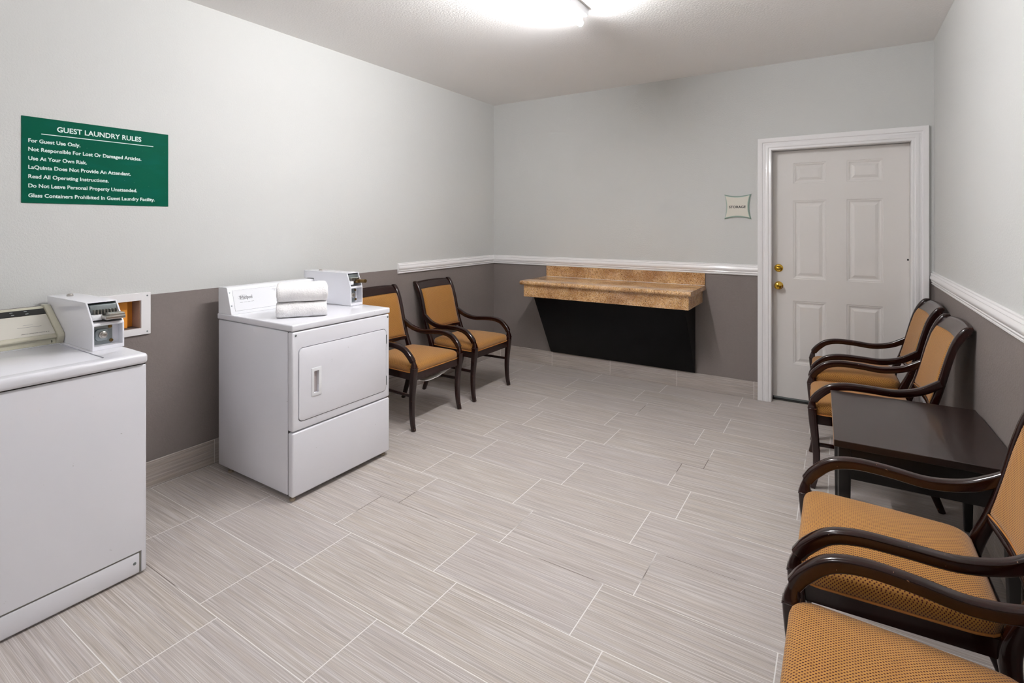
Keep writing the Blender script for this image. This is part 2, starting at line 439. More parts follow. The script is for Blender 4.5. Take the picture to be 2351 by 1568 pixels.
b = B(); lathe(b, [(.032, 0), (.033, .003), (.028, .008), (.013, .012), (.011, .028), (.018, .034), (.026, .042), (.0285, .052), (.026, .061), (.017, .066), (.010, .067), (.009, .064), (.001, .064)], (kx, DY, kz), (0, -1, 0))
obj('door_knob', b, m_brass, dr)
b = B(); lathe(b, [(.031, 0), (.032, .004), (.028, .011), (.024, .013), (.012, .012), (.001, .012)], (kx, DY, sz(1.081)), (0, -1, 0))
box(b, (kx-.016, DY-.026, sz(1.081)-.005), (kx+.016, DY-.011, sz(1.081)+.005), .003)
obj('deadbolt', b, m_brass, dr)
b = B(); box(b, (3.590, DY-.001, 1.165), (3.600, DY+.0, 1.178)); obj('strike_mark', b, m_blk, dr)

# ------------------------------------------------------------------ ceiling lights
def ceiling_light(y0, y1, m, label):
    x = 1.855
    t = thing('ceiling_light', label, 'light', (x, (y0+y1)/2, H), 0)
    b = B(); prism(b, [(x-.050, H), (x-.042, H-.040), (x+.042, H-.040), (x+.050, H)], 'y', y0, y1, .002, 1); obj('housing', b, m_fix, t)
    b = B(); cyl(b, (x, y0+.014, H-.078), (0, 1, 0), .019, y1-y0-.028, 14); obj('tube', b, m, t)
    for ya in (y0+.003, y1-.013):
        b = B(); box(b, (x-.011, ya, H-.098), (x+.011, ya+.010, H-.035), .003); obj('lamp_holder', b, m_fix, t)
ceiling_light(-2.995, -1.775, m_lens, 'lit tube light mounted on the ceiling at the top of the photo')
ceiling_light(-6.2, -4.98, m_lens_fill, 'unseen tube light added behind the camera as fill light')  # assumed fixture, never in view; added to brighten surfaces facing the camera

# ------------------------------------------------------------------ signs on the walls
t = thing('wall_sign', 'green laundry rules sign with white lettering on the left wall', 'sign', (0, -3.535, 1.73))
b = B(); box(b, (.0005, -3.842, 1.529), (.004, -3.228, 1.930), .0008, 1); obj('sign_board', b, m_sign, t)
X = .0042
def wl_text(s, y0, y1, z, size, bold=.0): text('text_line', s, m_lett, size, Vector((X, y0, z)), R_LEFT, t, width=y1-y0, bold=bold, depth=.0003)
wl_text('GUEST LAUNDRY RULES', -3.714, -3.360, 1.873, .0345, .0006)
for s, y1, z in (('For Guest Use Only.', -3.624, 1.811), ('Not Responsible For Lost Or Damaged Articles.', -3.360, 1.771), ('Use At Your Own Risk.', -3.598, 1.7285),
                 ('LaQuinta Does Not Provide An Attendant.', -3.409, 1.6875), ('Read All Operating Instructions.', -3.507, 1.6445),
                 ('Do Not Leave Personal Property Unattended.', -3.380, 1.6015), ('Glass Containers Prohibited In Guest Laundry Facility.', -3.296, 1.556)):
    wl_text(s, -3.818, y1, z, .0245, .00055)
b = B(); box(b, (.004, -3.772, 1.8525), (.0045, -3.303, 1.856)); obj('underline', b, m_lett, t)

t = thing('wall_sign', 'small square storage room sign with curved-in sides beside the door', 'sign', (2.457, 0, 1.577))
def pillow(x0, x1, z0, z1, ins, n=10):
    P = []
    for (ax, az), (bx, bz), (nx, nz) in (((x0, z0), (x1, z0), (0, 1)), ((x1, z0), (x1, z1), (-1, 0)), ((x1, z1), (x0, z1), (0, -1)), ((x0, z1), (x0, z0), (1, 0))):
        for i in range(n):
            k = i/n; q = 4*k*(1-k)*ins; P.append((ax+(bx-ax)*k+nx*q, az+(bz-az)*k+nz*q))
    return P
b = B(); prism(b, pillow(2.355, 2.562, 1.474, 1.680, .016), 'y', -.008, -.0005); obj('sign_back', b, m_glass, t)
b = B(); prism(b, pillow(2.3575, 2.554, 1.481, 1.6735, .0155), 'y', -.0115, -.008); obj('sign_border', b, NT('pale_green_border', .4, (176, 194, 182)).m, t)
b = B(); prism(b, pillow(2.364, 2.548, 1.487, 1.667, .015), 'y', -.013, -.0115); obj('sign_face', b, m_plate, t)
text('text_line', 'STORAGE', m_ink, .029, Vector((2.392, -.0133, 1.5645)), R_BACK, t, width=.129, bold=.0007, depth=.0003)

# ------------------------------------------------------------------ recessed utility box
t = thing('wall_box', 'white framed recessed box with orange wood inside, behind the washer', 'utility box', (0, -3.48, .95))
b = B(); box(b, (.0005, -3.64, .838), (.012, -3.318, 1.063), .0015, 1); f = obj('frame', b, m_trim, t, sharp=20)
b = B(); box(b, (-.05, -3.598, .874), (.05, -3.363, 1.023)); bmesh.ops.translate(b, verts=b.verts[:], vec=-Vector(t.location)); cut(f, b)
b = B()
box(b, (-.093, -3.598, .874), (-.088, -3.363, 1.023)); obj('wood_back', b, m_pine, t, False)
b = B(); box(b, (-.088, -3.56, .874), (-.045, -3.405, 1.015), .002, 1); obj('wood_block', b, m_pine, t)
b = B(); box(b, (-.088, -3.367, .874), (.0, -3.3625, 1.023)); obj('side_reveal', b, m_reveal, t, False)
for y in (-3.335, -3.622):
    for z in (.853, 1.046):
        b = B(); lathe(b, [(.004, 0), (.0038, .0012), (.001, .0016)], (.012, y, z), (1, 0, 0), 12); obj('screw', b, m_steel, t)

# ------------------------------------------------------------------ dryer
def screw(y, z, x, par, r=.0055, m=None):
    b = B(); lathe(b, [(r, 0), (r*.9, .0015), (r*.5, .0024), (r*.1, .0026)], (x, y, z), (1, 0, 0), 16)
    o = obj('screw', b, m or m_steel, par); return o
def rr2(y0, y1, z0, z1, r, n=6):
    cy, cz = (y0+y1)/2, (z0+z1)/2
    return [(cy+p, cz+q) for p, q in rrect((y1-y0)/2, (z1-z0)/2, r, n)]
DX, DYc = .81, -2.672
d = thing('dryer', 'white front-loading clothes dryer with folded towels on its top', 'dryer', (.45, DYc, 0))
y0, y1 = -3.010, -2.334
b = B(); box(b, (.112, y0, .032), (.770, y1, .876), .006); cab = obj('cabinet', b, m_white, d)
# pressed relief lines in the side panel
b = B(); box(b, (.762, y0+.004, .03), (.776, y1-.004, .874)); obj('seam', b, m_seam, d, False)
b = B(); box(b, (.768, y0+.001, .363), (DX, y1-.001, .875), .009, 3); fp = obj('front_panel', b, m_white, d)
b = B(); prism(b, rr2(-2.976, -2.362, .405, .789, .026), 'x', DX-.012, DX+.02)
bmesh.ops.translate(b, verts=b.verts[:], vec=-Vector(d.location)); cut(fp, b)
b = B(); prism(b, rr2(-2.974, -2.364, .407, .787, .024), 'x', DX-.0125, DX-.0115); obj('door_gap', b, m_seam, d, False)
b = B(); prism(b, rr2(-2.9725, -2.3655, .4085, .7855, .024), 'x', DX-.011, DX+.004, .0025, 2); do = obj('door', b, m_white, d)
hy0, hy1, hz0, hz1 = -2.899, -2.838, .518, .668
b = B(); box(b, (DX-.010, hy0+.012, hz0+.014), (DX+.03, hy1-.014, hz1-.016), .003)
bmesh.ops.translate(b, verts=b.verts[:], vec=-Vector(d.location)); cut(do, b)
b = B(); box(b, (DX+.0035, hy0, hz0), (DX+.0075, hy1, hz1), .0015); hd = obj('handle', b, m_white2, do)
b = B(); box(b, (DX-.010, hy0+.014, hz0+.016), (DX+.03, hy1-.016, hz1-.018), .003)
bmesh.ops.translate(b, verts=b.verts[:], vec=-Vector(d.location)); cut(hd, b)
b = B(); box(b, (DX-.0106, hy0+.010, hz0+.012), (DX-.0098, hy1-.012, hz1-.014)); obj('handle_recess', b, NT('recess_plastic', .5, (196, 186, 186)).m, do, False)
for z in (.695, .442):
    b = B(); cyl(b, (DX+.003, -2.364, z), (0, 0, 1), .0042, .054, 12); obj('hinge', b, m_steel, do)
for y in (-2.990, -2.350): screw(y, .857, DX, fp, .006)
b = B(); box(b, (.770, y0+.001, .027), (DX+.001, y1-.001, .357), .009, 3); obj('lower_panel', b, m_white, d)
b = B(); box(b, (.104, y0-.003, .879), (DX+.002, y1+.003, .913), .007, 3); obj('top_panel', b, m_white, d)
# control console: wedge with a face plate
cp = [(.109, .912), (.109, 1.064), (.190, 1.066), (.200, 1.060), (.246, .913)]
b = B(); prism(b, cp, 'y', y0+.002, -2.336, .0015, 1); con = obj('console', b, m_white2, d)
# local frame of the sloping face
A0 = Vector((.246, 0, .913)); A1 = Vector((.200, 0, 1.060)); up = (A1-A0).normalized(); nrm = Vector((up.z, 0, -up.x))
def face_pt(y, s, off=0): p = A0+up*s+nrm*off; return Vector((p.x, y, p.z))
Rface = Matrix((Vector((0, 1, 0)), up, nrm)).transposed()
def face_box(name, ya, yb, sa, sb, th, m, par, o0=0):
    b = B(); vs = []
    for off in (o0, o0+th):
        for y, s in ((ya, sa), (yb, sa), (yb, sb), (ya, sb)): vs.append(b.verts.new(face_pt(y, s, off)))
    for f in ((0, 1, 2, 3), (4, 5, 6, 7), (0, 1, 5, 4), (1, 2, 6, 5), (2, 3, 7, 6), (3, 0, 4, 7)): b.faces.new([vs[i] for i in f])
    return obj(name, b, m, par, False)
face_box('face_plate_edge', -2.982, -2.42, .018, .140, .0006, m_grey_ink, con)
face_box('face_plate', -2.9812, -2.42, .0188, .1392, .0012, m_white2, con)
for s in (.051, .128):
    b = B(); lathe(b, [(.0045, 0), (.004, .0015), (.001, .002)], face_pt(-2.998, s), nrm, 12); obj('screw', b, m_steel, con)
text('logo_text', 'Whirlpool', m_ink, .030, face_pt(-2.947, .083, .0014), Rface, con, width=.078, bold=.0002, depth=.0002)
b = B()                      # thin swirl ring around the logo
t_ = B(); n = 40; ring = []
for k in range(n): 
    a = 2*PI*k/n*.80+.9; ring.append((math.cos(a)*.030, math.sin(a)*.013))
for k in range(n-1):
    (ax, az), (bx, bz) = ring[k], ring[k+1]
    w_ = .0005
    t_.faces.new([t_.verts.new(face_pt(-2.925+px, .094+pz, .0015)) for px, pz in ((ax, az-w_), (bx, bz-w_), (bx, bz+w_), (ax, az+w_))])
join(b, t_); obj('logo_swirl', b, m_grey_ink, con, False)
for k in range(4): face_box('text_line', -2.947+k*.0225, -2.947+k*.0225+.017, .0640, .0652, .0003, m_grey_ink, con, .0012)
for k, (a, c) in enumerate(((-2.738, -2.712), (-2.725, -2.715))): face_box('text_line', a, c, .122-.007*k, .1232-.007*k, .0003, m_ink, con, .0012)
# coin box
def coin_box(par, P, ya, yb, m, zb, xf, slope, dryer):
    """P: side outline (x,z); front has an upper sloping opening and a lower recess"""
    b = B(); prism(b, P, 'y', ya, yb, .0012, 1); cb = obj('coin_box', b, m, par)
    off = -sum((q.location for q in (par,)), Vector())
    (sx0, sz0), (sx1, sz1) = slope
    wall = .006
    b = B(); prism(b, [(sx0-.06, sz0-.004), (sx0+.10, sz0-.004), (sx1+.10, sz1+.006), (sx1-.075, sz1+.006)], 'y', ya+wall, yb-wall)
    bmesh.ops.translate(b, verts=b.verts[:], vec=off); cut(cb, b)
    b = B(); box(b, (xf-.045, ya+wall, zb+.016), (xf+.05, yb-wall, sz1-.006)); bmesh.ops.translate(b, verts=b.verts[:], vec=off); cut(cb, b)
    # coin mechanism
    zc = (sz0+sz1)/2-.004; xc = (sx0+sx1)/2; wy = yb-ya
    b = B(); box(b, (sx0-.058, ya+wall+.004, sz1+.012), (xc-.014, yb-wall-.004, sz0-.012), .003); cs = obj('coin_chute', b, m_steel, cb)
    for k in range(8):
        y = ya+wall+.012+k*(wy-.034)/7
        b = B(); box(b, (xc-.018, y, zc-.003), (xc+.006, y+.0035, zc+.017), .001, 1); obj('coin_slot_fin', b, m_chrome, cs)
    b = B(); box(b, (xc-.03, ya+wall+.002, zc-.026), (xc+.006, ya+wall+.040 if not dryer else ya+wall+.03, zc-.003), .003); obj('slide_guide', b, m_white2, cs)
    b = B()
    if dryer: 
        lathe(b, [(.011, 0), (.012, .05), (.011, .056), (.002, .057)], (xf+.004, yb-.030, zc-.004), (1, 0, .05), 16)
        box(b, (xc-.02, yb-.050, zc-.016), (xf+.012, yb-.010, zc+.006), .003)
    else:
        box(b, (xc-.016, ya+.040, zc-.022), (xf+.020, yb-.002, zc-.006), .003)
        box(b, (xc+.006, ya+.052, zc-.007), (xf+.019, yb-.004, zc+.004), .004)
    obj('coin_slide', b, m_bronze if dryer else m_chrome, cb)
    # lock in the lower recess
    yl = ya+wy*.40; zl = (zb+.016+sz1-.006)/2
    b = B(); prism(b, rr2(ya+wall+.001, ya+wy*.74, zb+.018, sz1-.008, .006), 'x', xf-.044, xf-.040); lp = obj('lock_plate', b, m_steel, cb)
    b = B(); prism(b, rr2(yl-.026, yl+.024, zl-.026, zl+.024, .014), 'x', xf-.040, xf-.028, .004, 2); obj('lock_bezel', b, m_steel, lp)
    b = B(); lathe(b, [(.016, 0), (.015, .006), (.011, .008), (.010, .012), (.004, .013), (.003, .010), (.001, .010)], (xf-.028, yl, zl), (1, 0, 0), 20); obj('lock_cylinder', b, m_chrome, lp)
    for yy, zz in ((yl+.034, zl-.030), (yl+.030, zl+.030)):
        b = B(); lathe(b, [(.0075, 0), (.007, .003), (.004, .004), (.001, .004)], (xf-.040, yy, zz), (1, 0, 0), 14); obj('lock_screw', b, m_bronze, lp)
    return cb
cb = coin_box(d, [(.102, 1.070), (.102, 1.120), (.532, 1.121), (.569, 1.030), (.571, .914), (.25, .914), (.206, 1.070)], -2.432, -2.336, m_white, .914, .571, ((.532, 1.121), (.569, 1.030)), True)
b = B(); lathe(b, [(.011, 0), (.012, .006), (.009, .010), (.001, .010)], (.235, -2.40, 1.120), (0, 0, 1), 16); obj('top_lock', b, m_chrome, cb)
for x, y in ((.20, -2.985), (.20, -2.36), (.775, -2.985), (.775, -2.36)):
    b = B(); cyl(b, (x, y, 0), (0, 0, 1), .015, .012, 16); cyl(b, (x, y, .01), (0, 0, 1), .006, .025, 10); obj('levelling_foot', b, m_rub, d)

# ------------------------------------------------------------------ washer
WX = .772; wy0, wy1 = -4.330, -3.646
w = thing('washing_machine', 'white top-loading washing machine at the left edge of the photo', 'washing machine', (.43, (wy0+wy1)/2, 0))
b = B(); box(b, (.095, wy0, .008), (.742, wy1, .860), .008, 3); obj('cabinet', b, m_white, w)
b = B(); box(b, (.735, wy0, .008), (WX-.012, wy1, .857), .008, 3); fr = obj('front_panel', b, m_white, w)
b = B(); box(b, (WX-.018, wy0+.025, .0), (WX+.05, wy1-.018, .098)); bmesh.ops.translate(b, verts=b.verts[:], vec=-Vector(w.location)); cut(fr, b)
b = B(); box(b, (WX-.025, wy0+.026, .010), (WX-.0175, wy1-.019, .097)); obj('gasket', b, m_gasket, w, False)
b = B(); box(b, (WX-.020, wy0+.034, .012), (WX-.0125, wy1-.026, .090), .003); tk = obj('kick_panel', b, m_white, w)
screw(wy1-.043, .055, WX-.0125, tk, .006)
b = B(); box(b, (.745, wy0+.004, .855), (WX-.016, wy1-.004, .868)); obj('seam', b, m_seam, w, False)
# top deck with rolled front edge, lid inset
b = B(); box(b, (.095, wy0-.001, .861), (WX+.002, wy1+.001, .903), .014, 4); top = obj('top_panel', b, m_white, w)
b = B(); box(b, (.250, wy0+.10, .8925), (.720, -3.775, .906), .006, 2)
bmesh.ops.translate(b, verts=b.verts[:], vec=-Vector(w.location)); cut(top, b)
b = B(); box(b, (.254, wy0+.104, .893), (.716, -3.779, .902), .004, 2); obj('lid', b, m_white, w)
# console
wc = [(.110, .90), (.110, 1.035), (.125, 1.045), (.213, .937), (.205, .922), (.180, .903)]
b = B(); prism(b, [(.05, .902), (.05, 1.052), (.077, 1.052), (.2505, .940), (.2505, .930), (.238, .926), (.238, .902)], 'y', wy0+.01, -3.785, .002, 1); con = obj('console', b, m_cream, w)
b = B(); prism(b, [(.042, .902), (.042, 1.060), (.086, 1.060), (.262, .948), (.264, .936), (.248, .902)], 'y', -3.786, -3.762, .003, 2); ec = obj('console_end_cap', b, m_cream, con)
A0 = Vector((.2505, 0, .940)); A1 = Vector((.077, 0, 1.052)); up = (A1-A0).normalized(); nrm = Vector((up.z, 0, -up.x)); L = (A1-A0).length
Rface = Matrix((Vector((0, 1, 0)), up, nrm)).transposed()
face_box('black_strip', wy0+.02, -3.788, L*.74, L*.93, .0012, m_blk, con, .0006)
face_box('face_plate', wy0+.02, -3.788, L*.07, L*.73, .0008, NT('brushed_face_plate', .3, (206, 202, 192)).m, con, .0004)
for yy in (-3.905, -3.858):
    for k, q in enumerate((.875, .79)): face_box('text_line', yy+k*.002, yy+.010+k*.002, L*q, L*q+.0022, .0003, m_lett, con, .0018)
text('text_line', 'OPERATING INSTRUCTIONS UNDERSIDE OF LID', m_ink, .0062, face_pt(-3.898, L*.145, .0014), Rface, con, width=.093, depth=.0001)
face_box('text_line', -3.902, -3.822, L*.36, L*.36+.0014, .0002, m_grey_ink, con, .0012); face_box('text_line', -3.880, -3.848, L*.43, L*.43+.0010, .0002, m_grey_ink, con, .0012)
b = B(); cyl(b, (.238, -3.80, .914), (0, -1, 0), .005, .002, 12); obj('screw', b, m_blk, con)
cb = coin_box(w, [(.062, .903), (.040, 1.096), (.484, 1.099), (.5555, 1.010), (.557, .903)], -3.761, -3.648, m_white, .903, .557, ((.484, 1.099), (.5555, 1.010)), False)
b = B(); lathe(b, [(.012, 0), (.013, .006), (.010, .011), (.001, .011)], (.15, -3.71, 1.096), (0, 0, 1), 16); obj('top_lock', b, m_chrome, cb)
for x, y in ((.16, wy0+.03), (.16, wy1-.03), (.70, wy0+.03), (.70, wy1-.03)):
    b = B(); cyl(b, (x, y, 0), (0, 0, 1), .016, .009, 16); obj('levelling_foot', b, m_rub, w)

# ------------------------------------------------------------------ folded towels
def towel(z0, width, depth, h, seed, label, twist=0, shift=(0, 0)):
    t = h/4; path = []
    def arc(cx, cz, r, a0, a1, n): 
        for i in range(n+1):
            a = a0+(a1-a0)*i/n; path.append((cx+r*math.cos(a), cz+r*math.sin(a)))
    fx, bx = depth-1.6*t, .6*t
    n = 10
    for i in range(n): path.append((bx+(fx-bx)*i/n, .5*t))            # layer 1 forwards
    arc(fx, 2*t, 1.5*t, -PI/2, PI/2, 14)                                # big front fold
    for i in range(1, n): path.append((fx-(fx-bx)*i/n, 3.5*t))
    arc(bx, 3*t, .5*t, PI/2, 1.5*PI, 6)
    for i in range(1, n): path.append((bx+(fx-bx)*i/n, 2.5*t))
    arc(fx-.2*t, 2*t, .45*t, PI/2, -PI/2, 6)
    for i in range(1, n): path.append((fx-(fx-bx)*i/n, 1.5*t))
    arc(bx, 1*t, .5*t, PI/2, 1.5*PI, 6); path.pop()
    m = len(path); th = t*.49; b = B(); NW = 34
    def nor(i):
        a = path[i-1]; c = path[(i+1) % m]; v = Vector((c[0]-a[0], c[1]-a[1])); v.normalize(); return Vector((v.y, -v.x))
    out, inn = [], []
    for j in range(NW+1):
        u = j/NW; x = (u-.5)*width
        ro, ri = [], []
        for i in range(m):
            nn = nor(i)
            e = min(u, 1-u)*NW; k = 1 if e > 1.5 else (.55 if e < .5 else .88)
            dd = noise.noise(Vector((x*22+seed, path[i][0]*26, path[i][1]*26)))*.0042+noise.noise(Vector((x*95+seed, path[i][0]*95, path[i][1]*95)))*.0016
            edge = noise.noise(Vector((path[i][0]*30, path[i][1]*30, seed)))*.006*(1 if j in (0, NW) else 0)
            p = Vector(path[i])
            for lst, s in ((ro, 1), (ri, -1)):
                q = p+nn*(th*k*s+dd*(1 if s == 1 else .3))
                zz = max(q.y, .0008)+noise.noise(Vector((x*8+seed, q.x*8, 1)))*.003*(q.y/h)
                lst.append(b.verts.new((x+edge*(1 if j else -1), q.x-depth, zz)))
        out.append(ro); inn.append(ri)
    for j in range(NW):
        for i in range(m):
            k = (i+1) % m
            b.faces.new((out[j][i], out[j+1][i], out[j+1][k], out[j][k])); b.faces.new((inn[j][i], inn[j][k], inn[j+1][k], inn[j+1][i]))
    for j in (0, NW):
        for i in range(m):
            k = (i+1) % m; b.faces.new((out[j][i], out[j][k], inn[j][k], inn[j][i]))
    o = obj('folded_towel', b, m_towel, None, True, sharp=0)
    o.location = (.660+shift[0], -2.848+shift[1], z0)   # middle of the front fold; local -y is away from the viewer
    # front edge runs along (.154,.207)
    o.rotation_euler = (0, 0, math.atan2(.207, .154)+PI+twist)
    return tag(o, label, 'towel', 'towels folded on the dryer')
towel(.9135, .262, .17, .083, 1.3, 'white terry towel folded flat on the dryer, lower one of two')
towel(.9985, .262, .165, .100, 7.9, 'white terry towel, thicker, lying on top of the lower folded towel', .02, (.004, .002))

# ------------------------------------------------------------------ granite counter
t = thing('wall_counter', 'speckled tan granite counter on a black tapered base under the chair rail', 'counter', (1.43, 0, 0))
b = B(); zt = .905
prof = [(0, zt), (-.515, zt)]+[(-.515-.0185*math.sin(a), zt-.0185+.0185*math.cos(a)) for a in [PI*i/8 for i in range(1, 8)]]+[(-.515, zt-.037), (0, zt-.037)]
prism(b, prof, 'x', .655, 2.203); obj('counter_top', b, m_granite, t, sharp=50)
b = B(); box(b, (.680, -.500, .757), (2.180, -.470, .868), .002, 1)
for x in (.680, 2.150): box(b, (x, -.470, .757), (x+.030, -.012, .868), .002, 1)
obj('apron', b, m_granite, t)
b = B(); box(b, (.660, -.022, zt), (2.200, -.001, 1.010), .0015, 1); obj('backsplash', b, m_granite, t)
b = B(); prism(b, [(-.012, .148), (-.030, .148), (-.385, .757), (-.385, .80), (-.012, .80)], 'x', .715, 2.120, .002, 1); obj('base_panel', b, m_black, t)

b = B(); box(b, (.660, -.0245, zt-.001), (2.200, -.0215, zt+.0016)); obj('caulk_line', b, m_trim, t, False)

# ------------------------------------------------------------------ armchairs
def fabric_uv(me, seat=False):
    uvl = me.uv_layers.new(name='UVMap')
    for p in me.polygons:
        n = p.normal; a = [abs(n.x), abs(n.y), abs(n.z)]
        for li in p.loop_indices:
            c = me.vertices[me.loops[li].vertex_index].co
            if a[2] >= max(a[0], a[1])*.75: uv = (c.x, c.y)
            elif seat: uv = ((c.y-abs(c.x)) if p.center.y > .44 else (c.y+abs(c.x)), c.z)
            elif a[1] >= 1.4*a[0]: uv = (c.x, c.z)
            else: uv = (c.y, c.z)
            uvl.data[li].uv = uv
def stile(z):   # distance from wall of the back post centre line at height z
    S = [(0, .115), (.10, .152), (.20, .180), (.30, .198), (.37, .203), (.43, .186), (.50, .158), (.58, .133), (.66, .112), (.74, .093), (.82, .070), (.87, .046), (.905, .018), (.925, -.004)]
    for (a, x), (c, y) in zip(S, S[1:]):
        if a <= z <= c: return x+(y-x)*(z-a)/(c-a)
    return S[-1][1]
def make_chair():
    r = thing('armchair', 'tmp', 'chair', (0, 0, 0), 0, 'dark wood armchairs with dotted ochre upholstery')
    G = lambda n, b, m, p=r, **k: obj(n, b, m, p, world=False, **k)
    fw, rw = .252, .222        # half width at the front and at the back (post centres)
    wx = lambda u: rw+(fw-rw)*min(max((u-.15)/.52, 0), 1)
    # seat frame
    b = B()
    P = [(-fw, .683), (fw, .683), (wx(.19), .185), (-wx(.19), .185)]
    Q = [(-fw+.03, .655), (fw-.03, .655), (wx(.19)-.03, .21), (-wx(.19)+.03, .21)]
    v = [[b.verts.new((x, y, z)) for x, y in pts] for pts, z in ((P, .345), (P, .399), (Q, .399), (Q, .345))]
    for a, c in ((0, 1), (1, 2), (2, 3), (3, 0)):
        for k in range(4): b.faces.new((v[a][k], v[a][(k+1) % 4], v[c][(k+1) % 4], v[c][k]))
    bmesh.ops.bevel(b, geom=b.edges[:], offset=.003, segments=2, affect='EDGES')
    G('seat_frame', b, m_woodp)
    # seat cushion : grid, domed, rounded edge
    def cushion(nu, nv, outline, zb, zt_, crown, edge):
        b = B(); top = []
        for j in range(nv+1):
            row = []
            for i in range(nu+1):
                s = -1+2*i/nu; q = -1+2*j/nv
                # concentrate rows near edges
                s = math.sin(s*PI/2*.96)/math.sin(PI/2*.96); q = math.sin(q*PI/2*.96)/math.sin(PI/2*.96)
                x, y = outline(s, q)
                es = (1-abs(s))*.24; eq = (1-abs(q))*.22; e = edge
                fs = 1-max(0, 1-es/e)**2; fq = 1-max(0, 1-eq/e)**2
                k = math.sqrt(max(fs, 0))*math.sqrt(max(fq, 0))
                cr = (1-s*s)*(1-q*q)*crown
                row.append(b.verts.new((x, y, zb+.034+(zt_-zb-.034)*k+cr)))
            top.append(row)
        for j in range(nv):
            for i in range(nu): b.faces.new((top[j][i], top[j][i+1], top[j+1][i+1], top[j+1][i]))
        loop = [top[0][i] for i in range(nu)]+[top[j][nu] for j in range(nv)]+[top[nv][i] for i in range(nu, 0, -1)]+[top[j][0] for j in range(nv, 0, -1)]
        low = [b.verts.new((v_.co.x, v_.co.y, zb)) for v_ in loop]
        for k in range(len(loop)):
            b.faces.new((loop[k], low[k], low[(k+1) % len(loop)], loop[(k+1) % len(loop)]))
        b.faces.new(low); return b, [v_.co.copy() for v_ in low]
    def outl(s, q):
        y = .205+(q+1)/2*(.478); hw = wx(y)+.012
        c = max(0, abs(s)-.80)/.2; 
        if q > .60: y -= c*c*.030*(q-.6)/.4
        if q < -.60: y += c*c*.03*(-q-.6)/.4
        return s*(hw-.004)*(1-.03*max(0, abs(q)-.8)/.2), y
    b, low = cushion(26, 24, outl, .397, .458, .022, .045)
    o = G('seat_cushion', b, m_fab, sharp=0); fabric_uv(o.data, True)
    b = B(); L_ = [(p.x*1.002, p.y, p.z+.004, .0032, .0032) for p in low]; L_.append(L_[0]); sweep(b, L_, .99, 1, (0, 0, 1)); G('piping', b, m_pipe, o, sharp=0)
    # back posts with rear sabre legs
    for s in (-1, 1):
        b = B(); pts = []
        for z, hw, ht in ((.0, .015, .015), (.10, .0155, .018), (.20, .016, .020), (.30, .016, .022), (.37, .016, .024), (.43, .016, .021), (.50, .016, .0185), (.58, .016, .0175), (.66, .016, .017), (.74, .016, .017), (.82, .016, .0175), (.87, .0165, .020), (.895, .017, .023)):
            pts.append((s*(rw+(.0 if z > .2 else .004)), stile(z), z, hw, ht))
        pts.append((s*rw, stile(.905)-.004, .912, .0165, .019)); pts.append((s*rw, stile(.92)-.006, .922, .013, .008))
        sweep(b, pts, .33, 4); G('back_post', b, m_wood, sharp=40)
    # crest rail: rolled board between the posts, bowed and slightly arched
    b = B(); rings = []; n = 18
    for i in range(n+1):
        s = -1+2*i/n; x = s*(rw+.004); bow = .018*(1-s*s); arch = .010*(1-s*s)
        prof = []
        zs_ = [.862, .873, .884, .895, .905, .913]
        base = [(stile(z)+.014, z) for z in zs_]+[(stile(.918)+.006, .9185), (stile(.918)-.006, .919)]+[(stile(z)-.012, z-.004) for z in zs_[::-1]]
        for u_, z in base: prof.append(b.verts.new((x, u_-bow, z+arch*(z-.84)/.07)))
        rings.append(prof)
    for a, c in zip(rings, rings[1:]):
        for k in range(len(a)): b.faces.new((a[k], a[(k+1) % len(a)], c[(k+1) % len(a)], c[k]))
    b.faces.new(rings[0]); b.faces.new(rings[-1])
    G('crest_rail', b, m_woodp, sharp=50)
    b = B(); pts = [(s*(rw-.006), stile(.505)-.018*(1-s*s)*.8, .505, .015, .011) for s in (-1, -.66, -.33, 0, .33, .66, 1)]
    sweep(b, pts, .3, 3, (0, 0, 1)); G('back_rail', b, m_woodp)
    # upholstered back
    b = B(); nu, nv = 18, 24; F, K = [], []
    for j in range(nv+1):
        q = j/nv; z = .519+(.870-.519)*q; rf, rk = [], []
        for i in range(nu+1):
            s = -1+2*i/nu; x = s*(rw-.014); bow = .020*(1-s*s)
            e = min((1-abs(s))*.21, min(q, 1-q)*.33); k = math.sqrt(max(0, 1-max(0, 1-e/.022)**2))
            u = stile(z)-bow
            rf.append(b.verts.new((x, u+.006+.014*k+.008*(1-s*s)*math.sin(PI*q), z))); rk.append(b.verts.new((x, u-.008-.004*k, z)))
        F.append(rf); K.append(rk)
    for j in range(nv):
        for i in range(nu):
            b.faces.new((F[j][i], F[j][i+1], F[j+1][i+1], F[j+1][i])); b.faces.new((K[j][i], K[j+1][i], K[j+1][i+1], K[j][i+1]))
    for j in range(nv):
        for i in (0, nu): b.faces.new((F[j][i], F[j+1][i], K[j+1][i], K[j][i]))
    for i in range(nu):
        for j in (0, nv): b.faces.new((F[j][i], F[j][i+1], K[j][i+1], K[j][i]))
    edge = [F[0][i].co.copy() for i in range(nu+1)]
    o = G('back_cushion', b, m_fab, sharp=0); fabric_uv(o.data)
    b = B(); sweep(b, [(p.x, p.y+.004, p.z, .0032, .0032) for p in edge], .99, 1, (0, 0, 1)); G('piping', b, m_pipe, o, sharp=0)
